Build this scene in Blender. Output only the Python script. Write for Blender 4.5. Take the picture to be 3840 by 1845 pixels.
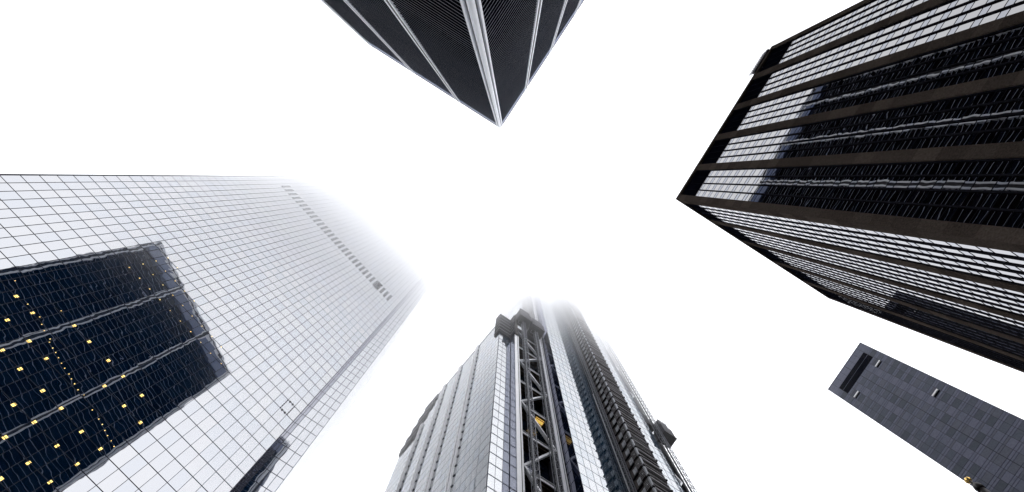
import bpy, math, random
import numpy as np
from mathutils import Matrix, Vector
random.seed(11)
R = math.radians
sc = bpy.context.scene
for o in list(bpy.data.objects): bpy.data.objects.remove(o)
COL = sc.collection

# ---------------------------------------------------------------- camera
# 24 mm lens looking almost straight up out of a street canyon; z = 0 is eye height, the ground is at -1.6
TILT = math.atan(256.5 / 2560)
st, ct = math.sin(TILT), math.cos(TILT)
cam = bpy.data.cameras.new("camera"); cam.lens = 24.0; cam.sensor_width = 36.0
cam.clip_start = 0.1; cam.clip_end = 5000
camo = bpy.data.objects.new("camera", cam); COL.objects.link(camo)
camo.matrix_world = Matrix(((1, 0, 0, 0), (0, -ct, -st, 0), (0, st, -ct, 0), (0, 0, 0, 1)))
sc.camera = camo
GROUND = -1.6

# ---------------------------------------------------------------- world, sun, exposure
SUN_EL, SUN_AZ = R(62), R(200)
w = bpy.data.worlds.new("World"); sc.world = w; w.use_nodes = True
nt = w.node_tree; nt.nodes.clear()
sky = nt.nodes.new("ShaderNodeTexSky"); sky.sky_type = 'NISHITA'; sky.sun_disc = False
sky.sun_elevation = SUN_EL; sky.sun_rotation = SUN_AZ; sky.air_density = 1.0; sky.dust_density = 6.0
hs = nt.nodes.new("ShaderNodeHueSaturation"); hs.inputs['Saturation'].default_value = 0.12
mx = nt.nodes.new("ShaderNodeMix"); mx.data_type = 'RGBA'; mx.inputs[0].default_value = 0.985
mx.inputs[7].default_value = (11.9, 12.1, 12.75, 1)        # even overcast layer in front of the clear sky
bg = nt.nodes.new("ShaderNodeBackground"); bg.inputs['Strength'].default_value = 0.1
wo = nt.nodes.new("ShaderNodeOutputWorld")
nt.links.new(sky.outputs[0], hs.inputs['Color']); nt.links.new(hs.outputs[0], mx.inputs[6])
nt.links.new(mx.outputs[2], bg.inputs['Color']); nt.links.new(bg.outputs[0], wo.inputs['Surface'])
sl = bpy.data.lights.new("sun", 'SUN'); sl.energy = 0.5; sl.angle = R(100); sl.color = (1, .97, .93)
so = bpy.data.objects.new("sun", sl); COL.objects.link(so)
so.rotation_euler = (R(90) - SUN_EL, 0, R(180) - SUN_AZ)
sc.view_settings.view_transform = 'Standard'; sc.view_settings.look = 'None'
sc.view_settings.exposure = 0.66; sc.view_settings.gamma = 1.0
sc.render.engine = 'CYCLES'
sc.cycles.max_bounces = 14; sc.cycles.glossy_bounces = 5; sc.cycles.diffuse_bounces = 3
sc.cycles.volume_bounces = 12; sc.cycles.transparent_max_bounces = 6
sc.cycles.volume_step_rate = 2.0; sc.cycles.volume_max_steps = 96

# ---------------------------------------------------------------- materials
def mat(name, col, rough=.6, spec=.3, metal=0, ior=1.5, noise=0, nscale=3, bump=0, bscale=1.5, emit=None, est=0, stretch=None, detail=2):
    m = bpy.data.materials.new(name); m.use_nodes = True
    t = m.node_tree; b = t.nodes['Principled BSDF']
    b.inputs['Base Color'].default_value = (*col, 1); b.inputs['Roughness'].default_value = rough
    b.inputs['Metallic'].default_value = metal; b.inputs['IOR'].default_value = ior
    b.inputs['Specular IOR Level'].default_value = spec
    if emit: b.inputs['Emission Color'].default_value = (*emit, 1); b.inputs['Emission Strength'].default_value = est
    if noise or bump:
        tc = t.nodes.new('ShaderNodeTexCoord'); mp = t.nodes.new('ShaderNodeMapping')
        if stretch: mp.inputs['Scale'].default_value = stretch
        t.links.new(tc.outputs['Object'], mp.inputs[0])
    if noise:
        n = t.nodes.new('ShaderNodeTexNoise'); n.inputs['Scale'].default_value = nscale; n.inputs['Detail'].default_value = 5
        t.links.new(mp.outputs[0], n.inputs['Vector'])
        r = t.nodes.new('ShaderNodeMapRange'); r.inputs[1].default_value = .3; r.inputs[2].default_value = .7
        r.inputs[3].default_value = 1 - noise; r.inputs[4].default_value = 1 + noise
        x = t.nodes.new('ShaderNodeMix'); x.data_type = 'RGBA'; x.blend_type = 'MULTIPLY'; x.inputs[0].default_value = 1
        x.inputs[6].default_value = (*col, 1)
        t.links.new(n.outputs['Fac'], r.inputs[0]); t.links.new(r.outputs[0], x.inputs[7]); t.links.new(x.outputs[2], b.inputs['Base Color'])
    if bump:
        n = t.nodes.new('ShaderNodeTexNoise'); n.inputs['Scale'].default_value = bscale; n.inputs['Detail'].default_value = detail
        t.links.new(mp.outputs[0], n.inputs['Vector'])
        bp = t.nodes.new('ShaderNodeBump'); bp.inputs['Strength'].default_value = 1; bp.inputs['Distance'].default_value = bump
        t.links.new(n.outputs['Fac'], bp.inputs['Height']); t.links.new(bp.outputs[0], b.inputs['Normal'])
    return m
def glass(name, col, ior, bump=.004, bscale=.45, tint=(.5, .51, .535)):
    """coated facade glass: dark body under a tinted mirror film, stronger towards grazing view"""
    m = bpy.data.materials.new(name); m.use_nodes = True; t = m.node_tree; t.nodes.remove(t.nodes['Principled BSDF'])
    out = t.nodes['Material Output']; N_ = t.nodes.new
    df = N_('ShaderNodeBsdfDiffuse'); df.inputs[0].default_value = (*col, 1)
    gl = N_('ShaderNodeBsdfGlossy'); gl.inputs['Color'].default_value = (*tint, 1); gl.inputs['Roughness'].default_value = 0
    fr = N_('ShaderNodeFresnel'); fr.inputs['IOR'].default_value = ior
    mixs = N_('ShaderNodeMixShader'); tc = N_('ShaderNodeTexCoord'); n = N_('ShaderNodeTexNoise'); bp = N_('ShaderNodeBump')
    n.inputs['Scale'].default_value = bscale; n.inputs['Detail'].default_value = 1
    bp.inputs['Strength'].default_value = 1; bp.inputs['Distance'].default_value = bump; L_ = t.links.new
    L_(tc.outputs['Object'], n.inputs['Vector']); L_(n.outputs['Fac'], bp.inputs['Height']); L_(bp.outputs[0], gl.inputs['Normal'])
    L_(fr.outputs[0], mixs.inputs[0]); L_(df.outputs[0], mixs.inputs[1]); L_(gl.outputs[0], mixs.inputs[2]); L_(mixs.outputs[0], out.inputs['Surface'])
    return m

M = dict(
 lt_glass=[glass('blue_tinted_glass_%d' % i, c, ior, .0062, .42, tt) for i, (c, ior, tt) in enumerate((((.002, .014, .040), 5.0, (.84, .85, .875)), ((.003, .016, .044), 4.9, (.83, .85, .885)), ((.002, .012, .036), 5.1, (.85, .855, .87))))],
 lt_grey=glass('grey_corner_glass', (.06, .065, .09), 4.0, .003, .5, (.62, .63, .69)),
 lt_end=glass('sky_pale_glass', (.2, .21, .22), 4.0, .002, .5, (.94, .95, .96)),
 lt_mull=mat('dark_mullion', (.026, .028, .040), .6, .1),
 louver=mat('grey_louvre', (.09, .09, .105), .6, .2),
 knob=mat('black_fixing', (.004, .004, .005), .6, .2),
 lamp_in=mat('ceiling_lamp_glow', (.9, .8, .5), .5, .2, emit=(1, .66, .12), est=1.2),
 core=mat('dark_core', (.006, .006, .008), .9, 0),
 rt_granite=[mat('brown_granite_%d' % i, c, .7, 0, noise=.28, nscale=6) for i, c in enumerate(((.058, .047, .040), (.072, .058, .049), (.050, .040, .034)))],
 rt_glass=[glass('bronze_glass_%d' % i, c, 3.0, .0035, .45, tt) for i, (c, tt) in enumerate((((.003, .0025, .003), (.72, .72, .735)), ((.003, .0035, .005), (.62, .64, .70))))],
 rt_side=[glass('side_bronze_glass_%d' % i, (.003, .003, .004), 3.6, .0015, .4, tt) for i, tt in enumerate(((.95, .95, .97), (.88, .89, .94)))],
 rt_fin=mat('black_fin', (.012, .012, .016), .6, 0),
 rt_louver=mat('black_louvre', (.0025, .003, .006), .8, 0),
 tt_white=mat('weathered_white_cladding', (.78, .80, .85), .45, .3, noise=.07, nscale=.6, stretch=(1, 1, .15)),
 tt_mirror_dim=mat('mirror_dimmed_cladding', (.15, .19, .32), .5, .1, noise=.1, nscale=.8),
 tt_edge=mat('pale_flange_edge', (.30, .325, .41), .5, .1),
 tt_dark=mat('black_steel', (.0032, .0048, .0115), .8, 0),
 tt_glass=glass('black_window_glass', (.001, .0015, .003), 1.4, .0005, .5, (.3, .3, .35)),
 tt_gap=mat('dark_steel_gap', (.022, .022, .027), .6, .1),
 br_panel=[mat('slate_panel_%d' % i, c, .6, .08, noise=.12, nscale=2.5) for i, c in enumerate(((.094, .102, .140), (.068, .076, .100), (.082, .088, .114), (.055, .062, .080), (.104, .110, .152)))],
 br_line=mat('dark_joint', (.016, .016, .024), .6, .2),
 br_white=mat('white_sill', (.8, .78, .8), .5, .3),
 uc_glass=[glass('pale_blue_glass_%d' % i, c, ior, .003, .5, tt) for i, (c, ior, tt) in enumerate((((.010, .03, .055), 5.6, (.95, .965, .98)), ((.016, .04, .07), 5.2, (.91, .94, .97)), ((.012, .026, .045), 5.8, (.96, .97, .98))))],
 wing_glass=[glass('bright_wing_glass_%d' % i, c, 10, .002, .5, tt) for i, (c, tt) in enumerate((((.03, .045, .06), (.96, .98, 1)), ((.05, .07, .09), (.93, .96, 1)), ((.03, .04, .055), (.97, .98, 1))))],
 uc_side=glass('violet_side_glass', (.006, .010, .024), 3.6, .003, .5, (.50, .52, .64)),
 bay_glass=glass('deep_blue_bay_glass', (.003, .008, .014), 2.6, .002, .5, (.42, .47, .55)),
 uc_violet=glass('pale_violet_glass', (.03, .035, .06), 4.0, .002, .5, (.76, .78, .90)),
 uc_pier=mat('pale_metal_pier', (.80, .80, .82), .35, .4, noise=.05, nscale=1.5),
 uc_brace=mat('white_steel_brace', (.66, .67, .70), .45, .3, noise=.08, nscale=1),
 net=mat('black_scaffold_net', (.009, .008, .012), .8, .1, noise=.35, nscale=1.2, stretch=(1, 1, 5)),
 netline=mat('grey_scaffold_tube', (.30, .30, .33), .5, .3),
 mast=mat('galvanised_lattice', (.17, .175, .20), .5, .15),
 mastdark=mat('dark_mast_track', (.008, .012, .015), .6, .2),
 cabin=mat('grimy_hoist_cabin', (.018, .016, .024), .7, .2, noise=.5, nscale=1.2),
 soffit=mat('plywood_soffit', (.07, .05, .033), .7, .2, noise=.35, nscale=2),
 lit_patch=mat('amber_lamplit_patch', (.9, .65, .2), .5, .2, emit=(1, .62, .14), est=.5),
 plank=mat('dark_plank', (.030, .024, .022), .7, .2, noise=.4, nscale=3, stretch=(1, 1, 6)),
 slat=mat('grey_slat', (.26, .25, .27), .6, .3, noise=.3, nscale=1.0),
 mesh=mat('pale_netting_and_pane', (.26, .27, .29), .7, .2, noise=.3, nscale=1.5),
 gold=mat('gilded_ball', (.75, .5, .16), .18, .5, metal=1),
 pole=mat('dark_bronze_pole', (.012, .010, .010), .4, .3),
 ground=mat('asphalt', (.05, .05, .052), .85, .2, noise=.25, nscale=2),
 pave=mat('granite_paving', (.16, .155, .15), .8, .2, noise=.2, nscale=1.5),
)

# ---------------------------------------------------------------- mesh helpers
def unit(deg): return np.array([math.cos(R(deg)), math.sin(R(deg))])
class Face:
    """wall plane: origin, direction along the wall, outward normal; p(s, z, out)"""
    def __init__(f, o, d, n): f.o = np.array(o, float); f.d = np.array(d, float); f.n = np.array(n, float)
    def p(f, s, z, k=0):
        q = f.o + f.d * s + f.n * k; return (q[0], q[1], z)
def fbox(f, s0, s1, z0, z1, k0, k1):
    v = [f.p(s, z, k) for z in (z0, z1) for (s, k) in ((s0, k0), (s1, k0), (s1, k1), (s0, k1))]
    F = [(0, 3, 2, 1), (4, 5, 6, 7), (0, 1, 5, 4), (1, 2, 6, 5), (2, 3, 7, 6), (3, 0, 4, 7)]
    if f.d[0] * f.n[1] - f.d[1] * f.n[0] < 0: F = [tuple(reversed(q)) for q in F]
    return v, F
def fquad(f, s0, s1, z0, z1, k=0, tilt=0):
    a, b = random.gauss(0, tilt), random.gauss(0, tilt * .6); w_, h_ = (s1 - s0) / 2, (z1 - z0) / 2
    v = [f.p(s0, z0, k - a * w_ - b * h_), f.p(s1, z0, k + a * w_ - b * h_), f.p(s1, z1, k + a * w_ + b * h_), f.p(s0, z1, k - a * w_ + b * h_)]
    F = [(0, 1, 2, 3)]
    if f.d[0] * f.n[1] - f.d[1] * f.n[0] > 0: F = [(3, 2, 1, 0)]
    return v, F
def bar(p0, p1, w_, h_=None, up=(0, 0, 1)):
    h_ = h_ or w_; p0 = np.array(p0, float); p1 = np.array(p1, float); d = p1 - p0; d /= np.linalg.norm(d)
    up = np.array(up, float); x = np.cross(d, up)
    if np.linalg.norm(x) < 1e-3: x = np.cross(d, (1, 0, 0))
    x /= np.linalg.norm(x); y = np.cross(x, d)
    v = [tuple(p + x * a * w_ / 2 + y * b * h_ / 2) for p in (p0, p1) for a, b in ((-1, -1), (1, -1), (1, 1), (-1, 1))]
    return v, [(0, 3, 2, 1), (4, 5, 6, 7), (0, 1, 5, 4), (1, 2, 6, 5), (2, 3, 7, 6), (3, 0, 4, 7)]
def prism(poly, z0, z1):
    n = len(poly); a = sum(poly[i][0] * poly[(i + 1) % n][1] - poly[(i + 1) % n][0] * poly[i][1] for i in range(n))
    if a < 0: poly = poly[::-1]
    v = [(x, y, z0) for x, y in poly] + [(x, y, z1) for x, y in poly]
    return v, [tuple(range(n - 1, -1, -1)), tuple(range(n, 2 * n))] + [(i, (i + 1) % n, n + (i + 1) % n, n + i) for i in range(n)]
def merge(items):
    V, F = [], []
    for v, f in items:
        n = len(V); V += list(v); F += [tuple(i + n for i in q) for q in f]
    return V, F

def tag(o, label=None, cat=None, group=None, kind=None):
    if label: o['label'] = label
    if cat: o['category'] = cat
    if group: o['group'] = group
    if kind: o['kind'] = kind
    return o
def empty(name, xy, label, cat, z=GROUND, group=None):
    o = bpy.data.objects.new(name, None); COL.objects.link(o); o.location = (xy[0], xy[1], z); o.empty_display_size = 3
    return tag(o, label, cat, group)
def build(name, geo, m, parent=None, label=None, mi=None, smooth=False, origin=None):
    v, f = geo
    off = np.zeros(3)
    if parent is not None:
        q = parent
        while q is not None: off += np.array(q.location); q = q.parent
    if origin is not None: off = np.array(origin, float)
    v = (np.array(v, float) - off).tolist()
    me = bpy.data.meshes.new(name); me.from_pydata(v, [], f)
    ms = m if isinstance(m, list) else [m]
    for x in ms: me.materials.append(x)
    if mi is not None: me.polygons.foreach_set('material_index', mi)
    if smooth: me.polygons.foreach_set('use_smooth', [True] * len(me.polygons))
    me.update()
    o = bpy.data.objects.new(name, me); COL.objects.link(o)
    if parent is not None: o.parent = parent
    elif origin is not None: o.location = origin
    if label: o['label'] = label
    return o
def seen(v):
    """projected area inside the frame in the photograph, 0 when outside"""
    a = np.array(v, float); z = a[:, 1] * st + a[:, 2] * ct
    if (z < 1).all(): return 0
    z = np.maximum(z, 1); x = a[:, 0] / z * 683; y = (a[:, 1] * ct - a[:, 2] * st) / z * 683
    x0, x1 = max(x.min(), -520), min(x.max(), 520); y0, y1 = max(y.min(), -250), min(y.max(), 250)
    return max(0, x1 - x0) * max(0, y1 - y0)
def emit(name, items, mats, root, cap=100, label=None):
    """items: (geo, material index). The largest in view become parts, the rest one part of stuff."""
    mats = mats if isinstance(mats, list) else [mats]
    items = [(g, i if i else 0, seen(g[0])) for g, i in items]
    items.sort(key=lambda q: -q[2])
    vis = [q for q in items if q[2] > .3][:cap]; ids = set(id(q) for q in vis); rest = [q for q in items if id(q) not in ids]
    for g, i, _ in vis: build(name, g, mats[i], root, label)
    if rest:
        mi = []
        for g, i, _ in rest: mi += [i] * len(g[1])
        build(name, merge([g for g, _, _ in rest]), mats, root, mi=mi)['kind'] = 'stuff'

# ---------------------------------------------------------------- setting
S = 1500
build('ground', ([(-S, -S, GROUND), (S, -S, GROUND), (S, S, GROUND), (-S, S, GROUND)], [(0, 1, 2, 3)]), M['ground'])['kind'] = 'structure'
build('pavement', prism([(-26, -9), (26, -9), (30, 12), (-4, 40), (-30, 30)], GROUND + .002, GROUND + .14), M['pave'])['kind'] = 'structure'

# ================================================================= glass tower on the left
def glass_tower():
    A = np.array([-72.1, -.41]); B = np.array([-35.92, 39.84])
    d = (B - A) / np.linalg.norm(B - A); L = np.linalg.norm(B - A); n = np.array([d[1], -d[0]])
    root = empty('glass_tower', (A + B) / 2 - n * 20, 'tall pale glass tower on the left with a dark tower mirrored in its gridded face', 'skyscraper')
    f = Face(A, d, n); MW = 1.5463; FH = 4.06; Z0 = 108.65; TOP = 297
    u = unit(34); nu = np.array([u[1], -u[0]]); C = B + u * 4.6; f2 = Face(B, u, nu)
    d3 = unit(119); n3 = np.array([d3[1], -d3[0]]); D = C + d3 * 16.9; f3 = Face(C, d3, n3)
    E = A - n * 45 + d * 2; G = D - n * 20
    poly = [tuple(x) for x in (A - n * .12 + d * .1, B - n * .12, C - nu * .12 - n3 * .1, D - n3 * .25 - d3 * .8, G - n3 * .6, E)]
    build('tower_core', prism(poly, GROUND, TOP - .5), M['core'], root)
    zs = [Z0 + FH * k for k in range(-27, 47)]; zs = [z for z in zs if GROUND < z < TOP]
    ss = [L - MW * k for k in range(0, 36)]; ss = [s for s in ss if s > .3] + [0]; ss.sort()
    wins = []
    for a, b in zip(ss[:-1], ss[1:]):
        for z0, z1 in zip(zs[:-1], zs[1:]):
            wins.append((fquad(f, a + .01, b - .01, z0 + .01, z1 - .01, 0, .0011), random.choice((0, 0, 1, 2))))
    emit('window', wins, M['lt_glass'], root)
    ms = [(fbox(f, s - .028, s + .028, GROUND, TOP, -.05, .04), 0) for s in ss[1:-1]] + [(fbox(f, -.1, .07, GROUND, TOP, -.2, .08), 0), (fbox(f, L - .06, L + .03, GROUND, TOP, -.05, .07), 0)]
    emit('mullion', ms, M['lt_mull'], root)
    emit('transom', [(fbox(f, .07, L - .06, z - .045, z + .045, -.05, .03), 0) for z in zs], M['lt_mull'], root)
    # narrow faces beyond the corner
    w2 = []; s2 = [0, .95, 2.17, 3.39, 4.6]
    for a, b in zip(s2[:-1], s2[1:]):
        for z0, z1 in zip(zs[:-1], zs[1:]): w2.append((fquad(f2, a + .01, b - .01, z0 + .01, z1 - .01, .003, .0008), 1 if a == 0 else 0))
    emit('side_window', w2, [M['lt_glass'][0], M['lt_grey']], root)
    emit('side_mullion', [(fbox(f2, s - .035, s + .035, GROUND, TOP, -.04, .05), 0) for s in (.38, .95, 2.17, 3.39, 4.57)], M['lt_mull'], root)
    emit('side_transom', [(fbox(f2, .05, 4.53, z - .04, z + .04, -.04, .036), 0) for z in zs], M['lt_mull'], root)
    w3 = [(fquad(f3, a, a + 1.5, z0 + .02, z1 - .02, .003, .0005), 0) for a in [0.02 + 1.53 * j for j in range(11)] for z0, z1 in zip(zs[:-1], zs[1:])]
    emit('end_window', w3, [M['lt_end']], root, cap=40)
    db = (G - D) / np.linalg.norm(G - D); f4 = Face(D, db, np.array([-db[1], db[0]]) if np.array([-db[1], db[0]])[1] > 0 else np.array([db[1], -db[0]]))
    w4 = [(fquad(f4, a + .02, a + 3.06, z0 + .02, z1 - .02, -.06, .0002), 0) for a in [.3 + 3.08 * j for j in range(26)] for z0, z1 in zip(zs[:-1], zs[1:])]
    emit('rear_window', w4, [M['lt_end']], root, cap=0)
    # louvre blocks under the cloud
    lv = []
    for k in range(2, 33):
        s = 3.8 + (k - 2) * 1.5463 + .02
        lv.append((fbox(f, s, s + .86, 205.9, 213.9, .012, .03), 0))
    emit('louvre_panel', lv, M['louver'], root)
    # lit ceiling lamps just inside the glass
    big = [(19.48,80.6),(22.18,80.6),(22.18,76.5),(25.49,76.6),(25.5,72.5),(25.48,84.7),(28.2,84.6),(31.5,84.7),(34.22,84.6),(34.23,80.6),(28.23,76.6),(28.25,72.4),(31.55,72.5),(34.25,72.6),(37.56,84.6),(37.56,80.6),(40.33,80.6),(34.27,64.3),(37.6,68.3),(37.62,72.3),(37.62,64.1),(40.34,72.5),(40.35,68.5),(40.34,64.3),(37.58,60.5),(31.63,68.1),(34.26,68.4),(30.48,104.8),(32.75,108.8),(32.76,104.9),(35.03,108.8),(37.3,108.7),(35.03,104.8),(37.32,104.7),(39.58,104.8),(19.18,105),(19.14,109),(19.15,113),(19.09,117),(21.43,105),(21.43,108.9),(21.41,112.9),(21.37,117),(23.7,108.9),(23.66,113),(25.94,112.9),(23.7,104.9),(25.96,108.9),(25.96,104.9),(28.22,108.9),(28.2,112.9),(28.24,104.8),(30.5,108.8)]
    small = [(20.88,80.9),(22.96,80.8),(23.97,80.1),(24.85,79.6),(26.1,79.3),(26.46,78.8),(27.29,78.5),(27.95,78.3),(28.68,78),(29.44,77.7),(30.16,77.5),(31.02,77.3),(31.68,77),(32.38,76.8),(33.2,76.5),(34.05,76.6),(22.98,84.7),(36.09,75.8),(37.39,75.5),(38.12,75.3),(38.87,74.9),(39.53,74.6),(40.25,74.4),(40.96,74.1),(17.36,82.3)]
    li = []
    for s, z in big:
        q = .075 if z > 90 else random.uniform(.12, .18)
        g = [fbox(f, s - q, s + q * .2, z - .55, z + .05, .006, .014), fbox(f, s + q * .35, s + q, z - .55, z + .05, .006, .014)]
        li.append((merge(g) if z < 90 else fbox(f, s - q, s + q, z - .24, z + .02, .006, .014), 0))
    for s, z in small: li.append((fbox(f, s - .045, s + .045, z - .09 - random.uniform(0, .05), z + .05, .006, .014), 0))
    emit('ceiling_lamp', li, M['lamp_in'], root, label='small yellow ceiling lamp shining through the glass')
    # marker ring of black fixings round one window
    kn = []
    s0, s1, z0, z1 = L - 3.0926, L - 1.5463, Z0, Z0 + FH
    for i in range(5):
        for s in (s0, s1): kn.append((fbox(f, s - .10, s + .10, z0 + .25 + i * .89 - .10, z0 + .25 + i * .89 + .10, .0, .10), 0))
    for z in (z0, z1):
        for t in (.30, .70): kn.append((fbox(f, s0 + MW * t - .13, s0 + MW * t + .13, z - .16, z + .16, .0, .12), 0))
    emit('black_fixing', kn, M['knob'], root)
    # cradle of the window cleaners
    cr = empty('cleaning_cradle', f.p(45.6, 0, .8)[:2], 'dark cleaning cradle against the louvred band of the pale glass tower', 'cradle', z=209)
    build('basket', merge([fbox(f, 44.9, 46.3, 209, 209.3, .1, 1.0), fbox(f, 44.9, 46.3, 209.3, 210.2, .94, 1.0), fbox(f, 44.9, 45.0, 209.3, 210.3, .1, .94), fbox(f, 46.2, 46.3, 209.3, 210.3, .1, .94), fbox(f, 45.3, 45.6, 209.3, 211.0, .3, .6)]), M['cabin'], cr)
    for s in (45.0, 46.2): build('cable', bar(f.p(s, 210.2, .5), f.p(s, 296.9, .5), .03), M['knob'], cr)
    build('hoist_motor', fbox(f, 46.0, 46.4, 210.35, 211.9, .3, .7), M['cabin'], cr)
    return root
glass_tower()

# ================================================================= black tower with white piers, top of the picture
def black_tower():
    K = np.array([-3.75, -15.8]); H = 226
    d1 = unit(-147.75); n1 = np.array([-d1[1], d1[0]]); d2 = unit(-56.4); n2 = np.array([d2[1], -d2[0]])
    if n1 @ K > 0: n1 = -n1
    if n2 @ K > 0: n2 = -n2
    root = empty('black_tower', K + d1 * 25 + d2 * 35, 'black steel tower with fine horizontal bands, slim white piers and a white corner column', 'skyscraper')
    L1, L2 = 51.0, 65.8
    f1 = Face(K, d1, n1); f2 = Face(K, d2, n2)
    poly = [K + (d1 + d2) * 1.2, K + d1 * (L1 - .6) + d2 * 1.2, K + d1 * (L1 - .6) + d2 * (L2 - .6), K + d2 * (L2 - .6) + d1 * 1.2]
    build('tower_core', prism([tuple(x) for x in poly], GROUND, H - 1.6), M['core'], root)
    P1 = [1.35, 16.1, 33.2, 49.4]; P2 = [1.35, 15.1, 29.3, 43.5, 57.7, 64.4]
    PH = 1.885; nf = int((H - 9 + 1.6) / PH)
    zt = GROUND + nf * PH
    for nm, f, P in (('d1', f1, P1), ('d2', f2, P2)):
        led, edge, win = [], [], []
        for a, b in zip(P[:-1], P[1:]):
            a0, b0 = a + (.75 if a > 2 else 0), b - .75
            for k in range(1, nf):
                z = GROUND + k * PH
                t = .11 + random.uniform(-.03, .03)
                led.append((fbox(f, a0, b0, z + .0, z + .30, -1.25, -.24), 0))
                edge.append((fbox(f, a0, b0, z + .02, z + .02 + t, -.238, -.20), 0))
                if k % 2 == 0: win.append((fquad(f, a0, b0, z + .3, z + PH, -1.15, .0003), 0))
                else: led.append((fbox(f, a0, b0, z + .3, z + PH, -1.25, -.62), 0))
        emit('spandrel', led, M['tt_dark'], root, cap=50)
        emit('flange_edge', edge, M['tt_edge'], root, cap=50)
        emit('window_band', win, M['tt_glass'], root, cap=40)
        # piers: two white flanges and a dark web
        for s in P[1:]:
            build('pier', merge([fbox(f, s - .75, s - .37, GROUND, H - .0, -.6, 0), fbox(f, s + .37, s + .75, GROUND, H - .0, -.6, 0)]), M['tt_white'], root)
            build('pier_web', fbox(f, s - .37, s + .37, GROUND, H - .3, -.9, -.10), M['tt_gap'], root)
        # parapet band: white cladding darkened blue-grey for its dim mirror image
        for a, b in zip(P[:-1], P[1:]):
            a0, b0 = a + (.75 if a > 2 else 0), b - .75
            build('parapet', fbox(f, a0, b0, H - 9.0, H - 2.9, -1.0, -.30), M['tt_mirror_dim'], root)
            build('parapet_cap', merge([fbox(f, a0, b0, H - 2.88, H - 1.0, -1.0, -.28), fbox(f, a0, b0, H - 1.4, H - .4, -.28, -.1)]), M['tt_white'], root)
            build('parapet_line', fbox(f, a0, b0, H - 1.9, H - 1.4, -.30, -.12), M['tt_gap'], root)
    # corner column: flange, gap, rounded lobe, cleft, rounded lobe, gap, flange
    cc = []
    cc.append(fbox(f1, 1.00, 1.33, GROUND, H + .3, -.9, .04)); cc.append(fbox(f2, 1.00, 1.33, GROUND, H + .3, -.9, .04))
    build('column_flange', cc[0], M['tt_white'], root); build('column_flange', cc[1], M['tt_white'], root)
    build('column_gap', prism([tuple(x) for x in (K + d1 * 1.0 - n1 * .30, K + d1 * 1.0 - n1 * .8, K + (d1 + d2) * 1.1, K + d2 * 1.0 - n2 * .8, K + d2 * 1.0 - n2 * .30, K + (d1 + d2) * .42)], GROUND, H - 1), M['tt_gap'], root)
    for f in (f1, f2):
        # lobe: half round bulging outwards between .12 and .84
        pts = []
        for i in range(13):
            a = math.pi * i / 12; q = f.o + f.d * (.44 - .36 * math.cos(a)) + f.n * (-.34 + .30 * math.sin(a)); pts.append(tuple(q))
        pts += [tuple(f.o + f.d * .80 - f.n * .6), tuple(f.o + f.d * .34 - f.n * .6)]
        build('column_lobe', prism(pts, GROUND, H), M['tt_white'], root, smooth=False)
    lb = prism([tuple(x) for x in (K + (d1 + d2) * .30 + d1 * .0, K + (d1 + d2) * .30 + d1 * .14, K + (d1 + d2) * .42, K + (d1 + d2) * .30 + d2 * .14)], GROUND, H - .5)
    build('column_cleft', lb, M['tt_dark'], root)
    return root
black_tower()

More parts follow.
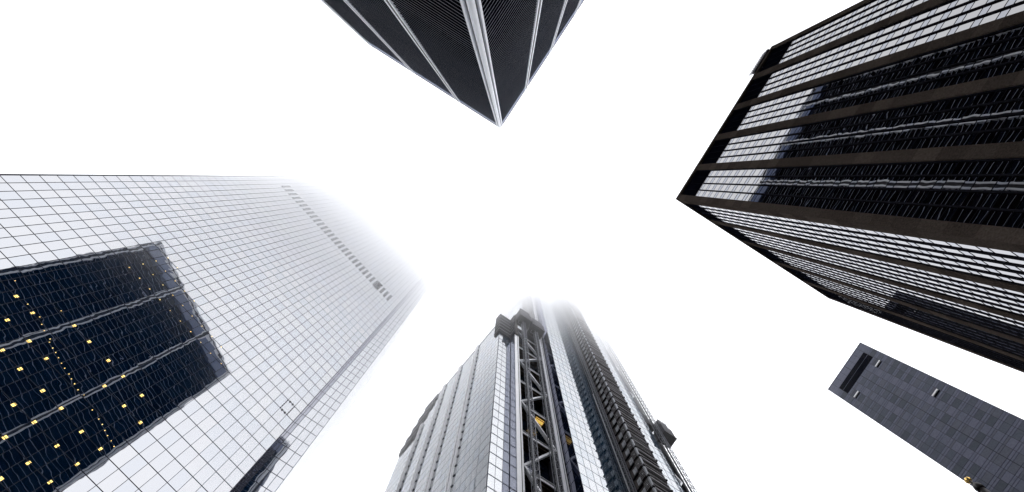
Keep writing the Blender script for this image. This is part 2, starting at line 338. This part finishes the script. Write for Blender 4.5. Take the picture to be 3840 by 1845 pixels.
# ================================================================= brown stone and glass tower on the right
def stone_tower():
    C = np.array([32.13, 4.2]); H = 134.4
    dF = unit(-58.8); nF = np.array([-abs(dF[1]), -abs(dF[0])]); L1 = 34.24
    dS = unit(32.52); nS = np.array([-dS[1], dS[0]]); L2 = 36.75
    root = empty('stone_tower', C + dF * 17 + dS * 18, 'broad brown granite tower on the right with mirror glass strips between black fins', 'skyscraper')
    fF = Face(C, dF, nF); fS = Face(C, dS, nS)
    E1 = C + dF * L1; E2 = C + dS * L2
    poly = [C + (dF + dS) * .7, E1 + dS * .7 - dF * .2, E1 + dS * L2, E2 + dF * .7]
    build('tower_core', prism([tuple(x) for x in poly], GROUND, H - 1.5), M['core'], root)
    GF = 3.50; ZP = 49.2 - 3 * GF * 5
    for f, L, pier, npane in ((fF, L1, [(0, 1.10), (6.62, 7.92), (13.30, 14.60), (20.0, 21.3), (26.72, 28.05), (33.35, 34.24)], 4),
                              (fS, L2, [(0, 1.32), (7.52, 8.72), (14.92, 16.12), (22.32, 23.52), (29.72, 30.92), (36.0, 36.75)], 5)):
        # piers of stone slabs
        slabs = []
        for a, b in pier:
            z = GROUND
            while z < H - 2:
                z1 = min(z + GF / 2 * 2, H - 2)
                slabs.append((fbox(f, a, b, z + .012, z1 - .012, -.5, 0.0 if a > .5 else 0.0), random.choice((0, 0, 1, 2)))); z = z1
        emit('granite_slab', slabs, M['rt_granite'], root)
        build('pier_joint', merge([fbox(f, a + .02, b - .02, GROUND, H - 2, -.48, -.012) for a, b in pier]), M['rt_fin'], root)
        # top frame
        build('parapet', merge([fbox(f, -.02 if f is fF else .02, L + .02, H - 1.25, H, -.9, .015)] + [fbox(f, a - .01, b + .01, H - 2.2, H - 1.25, -.5, .012) for a, b in pier]), M['rt_granite'][0], root)
        gk, fk = (-.27, -.12) if f is fF else (-.15, -.075)      # glass and fin-front depth behind the piers
        wins, lou, fins = [], [], []
        for (a0, a1), (b0, b1) in zip(pier[:-1], pier[1:]):
            w_ = (b0 - a1) / npane
            for i in range(npane + 1):
                s = a1 + w_ * i; hw = .06 if f is fF else .15
                if i == 0: q = fbox(f, s, s + .10, GROUND, H - 1.25, -.5, fk - .03)
                elif i == npane: q = fbox(f, s - .10, s, GROUND, H - 1.25, -.5, fk - .03)
                else: q = fbox(f, s - hw, s + hw, GROUND, H - 11.2, -.5, fk)
                fins.append((q, 0))
                if 0 < i < npane: fins.append((fbox(f, s - .03, s + .03, H - 11.2, H - 1.25, -.42, -.30), 0))
            for i in range(npane):
                s0, s1 = a1 + w_ * i + .02, a1 + w_ * (i + 1) - .02
                z = ZP
                while z < H - 11.3:
                    e1, e2 = min(z + 2.27, H - 11.3), min(z + GF, H - 11.3)
                    if z + 2.27 > GROUND: wins.append((fquad(f, s0, s1, max(z, GROUND) + .03, e1 - .03, gk, .0008), 0))
                    if e2 - e1 > .2: wins.append((fquad(f, s0, s1, e1 + .03, e2 - .03, gk, .0006), 1))
                    z += GF
                lou.append((fbox(f, s0, s1, H - 11.3, H - 1.25, -.5, -.36), 0))
        emit('window', wins, M['rt_glass'] if f is fF else M['rt_side'], root)
        tr = []
        for (a0, a1), (b0, b1) in zip(pier[:-1], pier[1:]):
            z = ZP
            while z < H - 11.3:
                for zz in (z, z + 2.27):
                    if GROUND < zz < H - 11.3: tr.append((fbox(f, a1, b0, zz - .03, zz + .03, gk - .03, gk + .025), 0))
                z += GF
        emit('transom', tr, M['rt_fin'], root)
        emit('fin', fins, M['rt_fin'], root)
        emit('louvre', lou, M['rt_louver'], root)
        build('glazing_joint', fbox(f, .5, L - .3, GROUND, H - 11.3, -.52, gk - .035), M['rt_fin'], root)
    # roof railing stage
    rg = empty('roof_railing', fF.p(30.8, 0, .2)[:2], 'thin pale railing frame on the roof edge of the brown granite tower', 'railing', z=H)
    build('deck', fbox(fF, 28.4, 33.6, H + .02, H + 1.1, -.6, .25), M['cabin'], rg)
    for z in (1.7, 2.5, 3.3): build('rail', fbox(fF, 28.4, 33.6, H + z, H + z + .12, -.10, .0), M['netline'], rg)
    for i in range(11): build('post', fbox(fF, 28.4 + i * .508, 28.5 + i * .508, H + 1.1, H + 3.3, -.12, -.02), M['netline'], rg)
    return root
stone_tower()

# ================================================================= slate hotel tower, lower right
def slate_tower():
    H = 180.0; a = np.array([85.61, 57.10]); d = unit(-57.9); n = np.array([-abs(d[1]), -abs(d[0])]); W = 15.29
    root = empty('slate_tower', a + d * 7.6 - n * 12, 'slim slate grey slab tower with a black slot near its top, behind the flagpole', 'skyscraper')
    f = Face(a, d, n)
    q = [a + d * .05 - n * .1, a + d * (W - .05) - n * .1, a + d * (W - .3) - n * 25, a + d * .3 - n * 25]
    build('tower_core', prism([tuple(x) for x in q], GROUND, H - .3), M['br_line'], root)
    cw = W / 8; FH = 3.48; zb = 167.97
    pan, spn, jt = [], [], []
    zs = [zb - FH * k for k in range(0, 49)] + [zb + FH]
    for z in sorted(zs):
        for i in range(8):
            s0, s1 = cw * i + .03, cw * (i + 1) - .03
            if z >= zb + FH - .1 and 1 <= i <= 6: continue
            odd = i in (0, 1, 6, 7)
            pan.append((fbox(f, s0, s1, z + .04, z + 1.95, -.1, random.uniform(0, .012)), random.choice((1, 2, 3)) if (i in (0, 1, 3, 4, 6, 7)) else random.choice((0, 4, 0))))
            spn.append((fbox(f, s0 - .02, s1 + .02, z + 2.03, z + 2.62, -.1, .004), random.choice((0, 4, 2))))
            spn.append((fbox(f, s0 - .02, s1 + .02, z + 2.71, z + FH - .05, -.1, .008), random.choice((0, 4, 0))))
    zt = zb + 2 * FH
    for i in range(8):
        s0, s1 = cw * i + .01, cw * (i + 1) - .01
        for z0, z1 in ((176.3, 178.0), (178.05, 179.95)): pan.append((fbox(f, s0, s1, z0, z1, -.1, .006), random.choice((0, 4))))
        if 1 <= i <= 6:
            pan.append((fbox(f, s0, s1, zb + FH + .03 - .05, 171.35 + .0, -.1, .005), 0)) if 171.35 > zb + FH + .1 else None
        else: pan.append((fbox(f, s0, s1, zt + .0, 176.27, -.1, .006), random.choice((0, 4)))) if 176.27 > zt + .2 else None
    emit('panel', pan, M['br_panel'], root)
    emit('spandrel', spn, M['br_panel'], root)
    emit('mullion', [(fbox(f, cw * i - (.035 if i != 4 else .07), cw * i + (.035 if i != 4 else .07), GROUND, H, -.1, .02), 0) for i in range(0, 9)], M['br_line'], root)
    build('parapet_cap', fbox(f, -.05, W + .05, H - .04, H + .25, -.6, .06), M['br_line'], root)
    sl_ = build('louvre_slot', fbox(f, 2.0, 13.24, 171.4, 176.2, -.1, .035), M['rt_louver'], root)
    build('slot_rail', fbox(f, 2.0, 13.24, 174.0, 174.08, .036, .06), M['br_panel'][4], sl_)
    for s0, z0 in ((11.42, 167.9), (2.05, 167.9), (11.42, 144.5)):
        build('open_vent', merge([fbox(f, s0, s0 + 1.85, z0 - .06, z0 + .42, .03, .22)]), M['br_white'], root, label='small open vent flap with a bright white face')
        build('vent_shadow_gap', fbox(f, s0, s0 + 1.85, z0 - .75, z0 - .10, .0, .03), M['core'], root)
    return root
slate_tower()

# ================================================================= unfinished tower, bottom centre
U = unit(33.5); N = np.array([U[1], -U[0]]); V = unit(129.6); NV = np.array([-abs(V[1]), -abs(V[0])])
C0 = np.array([-3.63, 43.78]); Bp = C0 + U * 3.893; Cp = Bp + N * 2.11; Gp = np.array([10.917, 47.314])
def unfinished_tower():
    root = empty('unfinished_tower', C0 + U * 20 - N * 18, 'unfinished glass tower with an open bay of white diagonal braces and black scaffolding', 'skyscraper')
    FH = 4.115; zs = [138.85 + FH * k for k in range(-34, 40)]; zs = [z for z in zs if z > GROUND]
    fL = Face(C0, V, NV); fB = Face(C0, U, N); fC = Face(Bp, N, -U); fP = Face(Cp, U, N); fD = Face(Gp, U, N)
    Fp = Cp + U * 10.19; fG = Face(Fp, N, -U)
    LW = 43.7
    # core volumes
    w0 = C0 - N * .1 - NV * .1
    build('wing_core', prism([tuple(x) for x in (C0 - N * .08 - NV * .12, C0 + V * LW - NV * .12, C0 + V * LW + U * 20, Bp - N * 6 + U * .0, Bp - N * .08 - U * .02)], GROUND, 189.5), M['core'], root)
    build('wing_core', prism([tuple(x) for x in (C0 + V * 2.2 - NV * .12, C0 + V * 30 - NV * .12, C0 + V * 30 + U * 14, C0 + V * 2.2 + U * 10)], 189.6, 206.4), M['core'], root)
    build('tower_core', prism([tuple(x) for x in (Gp - N * .12 + U * .12, Gp + U * 28.5 - N * .12, Gp + U * 28.5 - N * 40, Gp - N * 40 + U * .12)], GROUND, 318), M['core'], root)
    # ---- left wing face: windows, transoms, white twin tubes
    def top(s): return 206.9 if s < 30 else (197.0 - (s - 30) * .9)
    wins = []; ns = 29; w_ = LW / ns
    for i in range(ns):
        s0, s1 = w_ * i, w_ * (i + 1)
        for z0, z1 in zip(zs[:-1], zs[1:]):
            t = top((s0 + s1) / 2)
            if i < 1: t = 190.5
            if z0 > t - 1: continue
            wins.append((fquad(fL, s0 + .01, s1 - .01, z0 + .02, min(z1, t) - .02, 0, .0012), random.choice((0, 0, 1, 2))))
    emit('window', wins, M['wing_glass'], root)
    emit('transom', [(fbox(fL, .1, LW if z < 180 else 30, z - .03, z + .03, -.06, .02), 0) for z in zs if z < 206], M['lt_mull'], root)
    emit('mullion', [(fbox(fL, w_ * i - .015, w_ * i + .015, GROUND, top(w_ * i), -.06, .006), 0) for i in range(2, ns)], M['louver'], root)
    for s, zt in ((10.8, 207.6), (19.05, 207.6), (26.8, 207.6), (34.3, 189.0)):
        for k in (-.42, .28):
            build('white_tube', fbox(fL, s + k, s + k + .30, GROUND, zt, .12, .5), M['uc_pier'], root)
        build('tube_backing', fbox(fL, s - .45, s + .62, GROUND, zt - .4, .035, .12), M['uc_pier'], root)
        build('tube_joint', merge([fbox(fL, s - .95, s - .45, z - .09, z + .09, .055, .16) for z in zs if z < zt - 1]), M['lt_mull'], root)
    build('roof_edge', fbox(fL, 2.1, 30.2, 206.5, 206.95, -.3, .10), M['lt_mull'], root)
    # ---- corner face B and return C
    wb = []
    for a, b in ((.02, 1.29), (1.31, 2.58), (2.60, 3.87)):
        for z0, z1 in zip(zs[:-1], zs[1:]):
            if z1 < 194: wb.append((fquad(fB, a, b, z0 + .02, z1 - .02, 0, .0007), 0))
    emit('corner_window', wb, [M['uc_glass'][0]], root)
    emit('corner_transom', [(fbox(fB, .0, 3.85, z - .06, z + .06, -.05, .05), 0) for z in zs if z < 193], M['lt_mull'], root)
    build('corner_mullion', fbox(fB, -.06, .05, GROUND, 192, -.06, .07), M['lt_mull'], root)
    build('corner_mullion', fbox(fB, 1.28, 1.32, GROUND, 192, -.05, .03), M['lt_mull'], root)
    build('corner_mullion', fbox(fB, 2.57, 2.61, GROUND, 192, -.05, .03), M['lt_mull'], root)
    build('corner_mullion', fbox(fB, 3.80, 3.89, GROUND, 192, -.05, .09), M['lt_mull'], root)
    wc = [(fquad(fC, 0.02, 2.08, z0 + .02, z1 - .02, .02, .0005), 0) for z0, z1 in zip(zs[:-1], zs[1:]) if z1 < 194]
    emit('return_window', wc, [M['uc_violet']], root)
    # ---- piers
    for s0, s1, zt in ((0, 1.31, 190.3), (8.77, 10.19, 318)):
        build('pier_core', fbox(fP, s0 + .02, s1 - .02, GROUND, zt - .3, -2.9, -.05), M['tt_gap'], root)
        pl = []
        wa = (s1 - s0) * .62
        for z0, z1 in zip(zs[:-1], zs[1:]):
            if z1 > zt + 4: break
            t = min(z1, zt)
            pl.append((fbox(fP, s0, s0 + wa, z0 + .015, t - .015, -.04, .0), 0)); pl.append((fbox(fP, s0 + wa + .17, s1, z0 + .015, t - .015, -.04, .0), 0))
        emit('pier_panel', pl, [M['uc_pier']], root, cap=60)
        build('pier_groove', fbox(fP, s0 + wa + .0, s0 + wa + .17, GROUND, zt, -.049, -.03), M['tt_gap'], root)
    # ---- open bay: back glazing, platforms, braces
    def bay(f, s0, s1, zlo, zhi, deep, br=True):
        mod = (s1 - s0) / 5; wv = []
        build('bay_wall', fbox(f, s0, s1, GROUND, zhi, -deep - .4, -deep - .05), M['core'], root)
        for i in range(5):
            for z0, z1 in zip(zs[:-1], zs[1:]):
                if z1 < zhi and z0 > zlo: wv.append((fquad(f, s0 + mod * i + .04, s0 + mod * (i + 1) - .04, z0 + .1, z1 - .1, -deep, .0012), random.choice((0, 1, 2))))
        emit('bay_window', wv, [M['bay_glass'], M['bay_glass'], M['uc_side']], root, cap=60)
        k = 0
        for i in range(-4, 7):
            z = 103.5 + 15.5 * i
            if z < zlo or z > zhi: continue
            build('platform', merge([fbox(f, s0, s1, z - .1, z + .25, -deep + .02, -.75)] + [fbox(f, s0, s1, z - .45, z - .1, -deep + .4 + q, -deep + .5 + q) for q in (.5, 1.3)]), M['soffit'], root)
            build('platform_edge', merge([fbox(f, s0, s1, z - .16, z + .42, -.74, -.60), fbox(f, s0, s1, z + 1.3, z + 1.38, -.72, -.64), fbox(f, s0, s1, z + .85, z + .91, -.72, -.66)]), M['uc_brace'], root)
            build('platform_netting', fbox(f, s0, s1, z + .45, z + 4.6, -deep + .3, -deep + .5), M['net'], root)
        if br:
            l, r_ = s0 + .1, s1 - .1; z = 10.5
            while z < zhi - 16:
                for (a, za, b, zb) in ((l, z, r_, z + 15.5), (r_, z + 15.5, l, z + 31)):
                    if zb < zhi: build('brace', bar(f.p(a, za, -.28), f.p(b, zb, -.28), .42, .6, up=(f.n[0], f.n[1], 0)), M['uc_brace'], root)
                z += 31
    bay(fP, 1.32, 8.75, 8, 206, 3.0)
    # top of bay: black floors just under the hoist cabins
    build('bay_netting', merge([fbox(fP, 1.5, 8.7, 196, 206.5, -2.6, -1.0), fbox(fP, 4.5, 8.7, 206.6, 212, -2.8, -1.2)]), M['net'], root)
    # amber lamplight on the plywood soffit, put in as a glowing panel
    build('lamplit_soffit_patch', fbox(fP, 5.7, 7.7, 134.30, 134.39, -2.3, -1.1), M['lit_patch'], root, label='glowing amber patch for lamplight on the platform underside')
    # ---- face G (return) and broad face D
    wg = [(fquad(fG, 0.03 + a, a + 1.44, z0 + .02, z1 - .02, .02, .0006), 0) for a in (0, 1.47) for z0, z1 in zip(zs[:-1], zs[1:]) if z1 < 318]
    build('return_core', fbox(fG, -.0, 2.9, GROUND, 318, -.8, -.04), M['core'], root)
    emit('return_window', wg, [M['uc_side']], root, cap=60)
    emit('return_transom', [(fbox(fG, .02, 2.93, z - .05, z + .05, 0, .05), 0) for z in zs], M['lt_mull'], root, cap=40)
    build('return_mullion', fbox(fG, .0, .14, GROUND, 300, -.03, .10), M['core'], root)
    wd = []; n_ = 19; wdt = 28.6 / n_
    for i in range(n_):
        for z0, z1 in zip(zs[:-1], zs[1:]):
            if z1 < 320: wd.append((fquad(fD, wdt * i + .01, wdt * (i + 1) - .01, z0 + .02, z1 - .02, 0, .0010), random.choice((0, 0, 1))))
    emit('face_window', wd, M['uc_glass'], root)
    emit('face_transom', [(fbox(fD, .0, 28.6, z - .035, z + .035, -.06, .03), 0) for z in zs], M['lt_mull'], root)
    emit('face_mullion', [(fbox(fD, wdt * i - .022, wdt * i + .022, GROUND, 318, -.06, .024), 0) for i in range(0, n_ + 1)], M['lt_mull'], root)
    # ---- second bay at the far end
    D2 = Gp + U * 28.62 - N * 2.97; f2 = Face(D2, U, N)
    bay(f2, .0, 7.0, 8, 300, 3.0)
    build('pier_core', fbox(f2, 7.0, 8.0, GROUND, 300, -3, .0), M['net'], root)
    # ---- upper tower seen above the wing
    C1 = np.array([4.03, 50.16]); fU = Face(C1, V, NV)
    build('upper_core', prism([tuple(x) for x in (C1 - NV * .1, C1 + V * 15.5 - NV * .1, C1 + V * 15.5 + U * 15, C1 + U * 7.5)], 189.8, 303), M['core'], root)
    wu = [(fquad(fU, 1.5 * i + .01, 1.5 * i + 1.49, z0 + .02, z1 - .02, .01, .001), random.choice((0, 1))) for i in range(10) for z0, z1 in zip(zs[:-1], zs[1:]) if z0 > 190 and z1 < 276]
    emit('upper_window', wu, M['uc_glass'], root, cap=60)
    build('upper_netting', fbox(fU, -.05, 15.5, 276, 303, -.05, .3), M['net'], root)
    build('upper_transom', merge([fbox(fU, 0, 15, z - .05, z + .05, .0, .05) for z in zs if 190 < z < 276]), M['lt_mull'], root)

    # ---- black netted floors round the unfinished corner
    for k in range(6):
        z0 = 190.6 + k * FH; z1 = z0 + FH - .35
        g = [fbox(fL, .0, 1.9, z0, z1, -1.5, .35), fbox(fB, -.3, 3.6, z0 + .003, z1 - .003, -1.5, .36), fbox(fC, .25, 2.3, z0 + .006, z1 - .006, -.3, .34), fbox(fP, -.32, .5, z0 + .009, z1 - .009, -1.2, .3)]
        fl = build('netted_floor', merge(g), M['net'], root)
        build('tube_rail', merge([fbox(fL, -.3, 1.95, z1 + .02, z1 + .14, .30, .42), fbox(fB, -.36, 3.55, z1 + .024, z1 + .144, .30, .42), fbox(fC, .4, 2.4, z1 + .028, z1 + .148, .28, .40)]), M['netline'], fl)
    build('netting_post', fbox(fP, .1, .75, 190, 216.8, -.4, .5), M['plank'], root)
    # netted floors at the far end of the wing
    for k in range(5):
        z0 = 183.5 + k * 4.6; s1 = (43.7, 42.3, 40.5, 38.6, 36.2)[k]; s0 = (36.6, 35.0, 33.4, 31.6, 30.1)[k]
        fl = build('netted_floor', fbox(fL, s0, s1, z0, z0 + 4.4, -2, .3), M['net'], root)
        build('tube_rail', fbox(fL, s0, s1, z0 + 4.28, z0 + 4.42, .30, .40), M['netline'], fl)
    return root
unfinished_tower()

# ---------------------------------------------------------------- scaffold tower on the broad face
fD = Face(Gp, U, N)
def scaffold():
    root = empty('scaffold_tower', Gp + U * 15.6 + N * 2, 'tall dark scaffold stack with planked floors and pale netting on the unfinished tower', 'scaffold')
    S0 = 11.3; S1 = 16.22; K1 = 4.47; FH = 4.115; TOPZ = 300
    J = Face(Gp + U * S0, N, -U)                        # left flank, runs outwards
    build('stack_core', fbox(fD, S0 + .25, S1 - .2, GROUND, TOPZ, .1, K1 - .25), M['plank'], root)
    zs = [138.85 + FH * k for k in range(-34, 40)]; zs = [z for z in zs if GROUND < z < TOPZ]
    flr, pane, gap, slat, knob, line, lamp = [], [], [], [], [], [], []
    for z in zs:
        flr.append((fbox(J, 3.0, K1 - .05, z + .9, z + FH - .02, -.24, random.uniform(.0, .03)), 0))
        for j in range(5): line.append((fbox(J, 3.05, K1 - .1, z + 1.15 + j * .55, z + 1.19 + j * .55, .03, .055), 0))
        gap.append((fbox(J, 1.3, K1 + .02, z - .02, z + .16, -.2, .06), 0))
        for a in (1.95, 2.47): pane.append((fbox(J, a, a + .40, z + .95, z + 2.9, -.2, -.06), 0))  # openings' sky reflection put into the pale colour of these panes
        lamp.append((fbox(J, 3.6, 3.85, z + 2.2, z + 2.32, .055, .085), 0))
        for j in range(6):
            zz = z + .30 + j * .64
            slat.append((fbox(fD, S0 + .45, S1 - random.uniform(0, .12), zz, zz + (.13 if j else .28), K1 - .24, K1 + random.uniform(-.03, .10)), 1 if j % 3 else 0))
        knob.append((fbox(fD, S0 - .12, S0 + .2, z + .0, z + .42, K1 - .1, K1 + .34), 0))
        knob.append((fbox(fD, S1 - .05, S1 + .28, z + .3, z + .62, K1 - .25, K1 + .15), 0))
    emit('plank_wall', flr, M['plank'], root, cap=60)
    emit('plank_rail', line, M['netline'], root, cap=40)
    emit('deck', gap, M['core'], root, cap=40)
    emit('sky_opening_pane', pane, M['mesh'], root, cap=60)
    emit('site_lamp', lamp, M['uc_brace'], root, cap=40)
    emit('slat', slat, [M['slat'], M['plank']], root, cap=100)
    emit('coupler', knob, M['knob'], root, cap=80)
    net = []
    for z in zs: net.append((fbox(fD, S0 - .02, S0 + .42, z + .45, z + FH - .1, K1 - .22, K1 + .08), 0))
    emit('netting_strip', net, M['mesh'], root, cap=60)
    return root
scaffold()

# ---------------------------------------------------------------- lattice hoist masts
def mast(xy, w_, z1, label, name='hoist_mast', dark=.55):
    root = empty(name, xy, label, 'hoist mast', group='hoist masts on the unfinished tower')
    f = Face(np.array(xy) - U * w_ / 2, U, N)
    for s, k in ((0, 0), (w_, 0), (w_, w_), (0, w_)):
        build('rail', fbox(f, s - .05, s + .05, GROUND, z1, k - .05, k + .05), M['mast'], root)
    build('track', fbox(f, w_ * .04, w_ * dark, GROUND, z1, -.02 + w_ * .3, w_ * .45), M['mastdark'], root)
    z = GROUND; g = []; i = 0
    while z < z1 - 1.5:
        a, b = (0, w_) if i % 2 else (w_, 0)
        g.append(bar(f.p(a, z, w_), f.p(b, z + 1.5, w_), .06)); g.append(bar(f.p(0, z, a), f.p(0, z + 1.5, b), .06)); g.append(bar(f.p(w_, z, b), f.p(w_, z + 1.5, a), .06))
        g.append(fbox(f, .05, w_ - .05, z - .03, z + .03, w_ - .04, w_ + .04)); z += 1.5; i += 1
    build('lattice', merge(g), M['mast'], root)
    return root
def on(s, k): return tuple(Cp + U * s + N * k)
mast(on(2.5, .7), .95, 207, 'left one of the two lattice hoist masts in front of the open braced bay')
mast(on(6.85, .7), .95, 205, 'right one of the two lattice hoist masts in front of the open braced bay')
mast(tuple(Gp + U * 10.75 + N * .55), .72, 300, 'lattice mast beside the planked scaffold stack on the broad glass face')
mast(tuple(Gp + U * 30.4 + N * .3), 1.0, 300, 'lattice mast at the outer right edge of the unfinished tower')
tr = bar(tuple(Gp + U * 9.95 + N * .7) + (GROUND,), tuple(Gp + U * 9.95 + N * .7) + (161,), .14)
o = build('cable_rail', (tr[0], tr[1]), M['mesh'], origin=(*(Gp + U * 9.95 + N * .7), GROUND)); tag(o, 'thin pale rail ending partway up the broad glass face left of its lattice mast', 'rail')

def cabin(xy, z, w_, dpt, h, label):
    root = empty('hoist_cabin', xy, label, 'hoist cabin', z=z, group='hoist cabins on the lattice masts')
    f = Face(np.array(xy) - U * w_ / 2, U, N)
    k0, k1 = -dpt * .45, dpt * .55
    build('car', merge([fbox(f, 0, w_, z + .5, z + h * .62, k0, k1), fbox(f, .25, w_ - .35, z + h * .62 + .02, z + h, k0 + .2, k1 - .3)]), M['cabin'], root)
    build('underframe', merge([fbox(f, -.15, w_ + .15, z, z + .3, k1 - .25, k1 + .1), fbox(f, -.15, w_ + .15, z, z + .3, k0 - .1, k0 + .2), fbox(f, -.15, .12, z + .02, z + .28, k0 + .21, k1 - .26), fbox(f, w_ - .12, w_ + .15, z + .02, z + .28, k0 + .21, k1 - .26), fbox(f, .2, w_ - .2, z + .1, z + .45, k0 + .3, k1 - .3)]), M['plank'], root)
    build('guard_rail', merge([fbox(f, 0, w_, z + h + .9, z + h + .96, k1 - .36, k1 - .30), fbox(f, 0, w_, z + h + .45, z + h + .5, k1 - .36, k1 - .30)] + [fbox(f, w_ * i / 5, w_ * i / 5 + .05, z + h * .63, z + h + .9, k1 - .35, k1 - .31) for i in range(6)]), M['netline'], root)
    build('buffer_bar', merge([fbox(f, .6, 1.6, z - .12, z - .02, k0 + .6, k0 + .75), fbox(f, .6, .75, z - .12, z - .02, k0 + .76, k0 + 1.5)]), M['netline'], root)
    return root
cabin(on(2.35, 1.2), 206.5, 4.2, 3.2, 12.0, 'dark hoist cabin on the left mast, the higher of the pair over the open bay')
cabin(on(6.95, 1.2), 204.5, 4.2, 3.2, 11.0, 'dark hoist cabin on the right mast, the lower of the pair over the open bay')
cabin(tuple(Gp + U * 32.6 + N * .6), 163.5, 3.4, 3.0, 9.5, 'dark hoist cabin jutting out past the right edge of the unfinished tower against the sky')
cabin(tuple(Gp + U * 30.3 + N * -1.6), 172.5, 2.8, 2.6, 9.0, 'dark hoist cabin tucked behind the jutting one against the right glass edge')

# ---------------------------------------------------------------- flagpole with a gilded ball
def flagpole():
    x, y = 8.33, 5.5
    root = empty('flagpole', (x, y), 'dark flagpole topped by a small gilded ball in front of the slate tower', 'flagpole')
    def lathe(prof, seg=24):
        v, f = [], []
        for r_, z in prof:
            for i in range(seg): v.append((x + r_ * math.cos(2 * math.pi * i / seg), y + r_ * math.sin(2 * math.pi * i / seg), z))
        for j in range(len(prof) - 1):
            for i in range(seg): f.append((j * seg + i, j * seg + (i + 1) % seg, (j + 1) * seg + (i + 1) % seg, (j + 1) * seg + i))
        return v, f
    build('shaft', lathe([(.11, GROUND), (.10, 1), (.075, 6), (.052, 11.6), (.0, 11.6)]), M['pole'], root, smooth=True)
    build('truck', lathe([(.0, 11.61), (.075, 11.62), (.08, 11.7), (.06, 11.78), (.025, 11.8), (.025, 11.93)]), M['pole'], root, smooth=True)
    build('ball', lathe([(max(.001, .062 * math.sin(math.pi * i / 14)), 11.98 - .062 * math.cos(math.pi * i / 14)) for i in range(15)]), M['gold'], root, smooth=True)
flagpole()

# ---------------------------------------------------------------- low cloud
def cloud():
    z0, z1 = 100, 282
    v, f = prism([(-130 , -84), (110, -84), (110, 155), (-130, 155)], z0, z1)
    m = bpy.data.materials.new('low_cloud'); m.use_nodes = True; t = m.node_tree
    t.nodes.remove(t.nodes['Principled BSDF'])
    out = t.nodes['Material Output']; pv = t.nodes.new('ShaderNodeVolumePrincipled')
    pv.inputs['Color'].default_value = (1, 1, 1, 1); pv.inputs['Anisotropy'].default_value = .9
    tc = t.nodes.new('ShaderNodeTexCoord'); sep = t.nodes.new('ShaderNodeSeparateXYZ')
    t.links.new(tc.outputs['Object'], sep.inputs[0])
    no = t.nodes.new('ShaderNodeTexNoise'); no.inputs['Scale'].default_value = .012; no.inputs['Detail'].default_value = 3
    t.links.new(tc.outputs['Object'], no.inputs['Vector'])
    def math_(op, a, b=None, c=None):
        n = t.nodes.new('ShaderNodeMath'); n.operation = op
        for i, x in enumerate((a, b, c)):
            if x is None: continue
            if isinstance(x, (int, float)): n.inputs[i].default_value = x
            else: t.links.new(x, n.inputs[i])
        return n.outputs[0]
    yc = math_('MINIMUM', math_('MAXIMUM', sep.outputs[1], -40), 60)
    h = math_('ADD', sep.outputs[2], math_('MULTIPLY', yc, CLOUD_SLOPE))
    xc = math_('MINIMUM', math_('MAXIMUM', math_('ADD', sep.outputs[0], 22), -40), 0)
    h = math_('ADD', h, math_('MULTIPLY', xc, -1.5))
    h = math_('ADD', h, math_('MULTIPLY', math_('MINIMUM', math_('ADD', sep.outputs[1], 5), 0), 1.3))
    h = math_('ADD', h, math_('MULTIPLY', math_('SUBTRACT', no.outputs['Fac'], .5), 30))
    q = math_('MAXIMUM', math_('DIVIDE', math_('SUBTRACT', h, CLOUD_BASE), 100), 0)
    dx = math_('ADD', sep.outputs[0], 10); dy = math_('SUBTRACT', sep.outputs[1], 35)
    rr = math_('SQRT', math_('ADD', math_('MULTIPLY', dx, dx), math_('MULTIPLY', dy, dy)))
    fall = math_('MINIMUM', math_('MAXIMUM', math_('DIVIDE', math_('SUBTRACT', 104, rr), 36), 0), 1)
    dns = math_('MULTIPLY', math_('MINIMUM', math_('MULTIPLY', math_('POWER', q, CLOUD_POW), CLOUD_K), .05), fall)
    t.links.new(dns, pv.inputs['Density']); t.links.new(pv.outputs[0], out.inputs['Volume'])
    o = build('cloud', (v, f), m, origin=(0, 0, 0)); o['kind'] = 'stuff'
    tag(o, 'low white cloud swallowing the tops of the two pale glass towers')
CLOUD_SLOPE, CLOUD_BASE, CLOUD_POW, CLOUD_K = .5, 159, 2.0, .024
cloud()
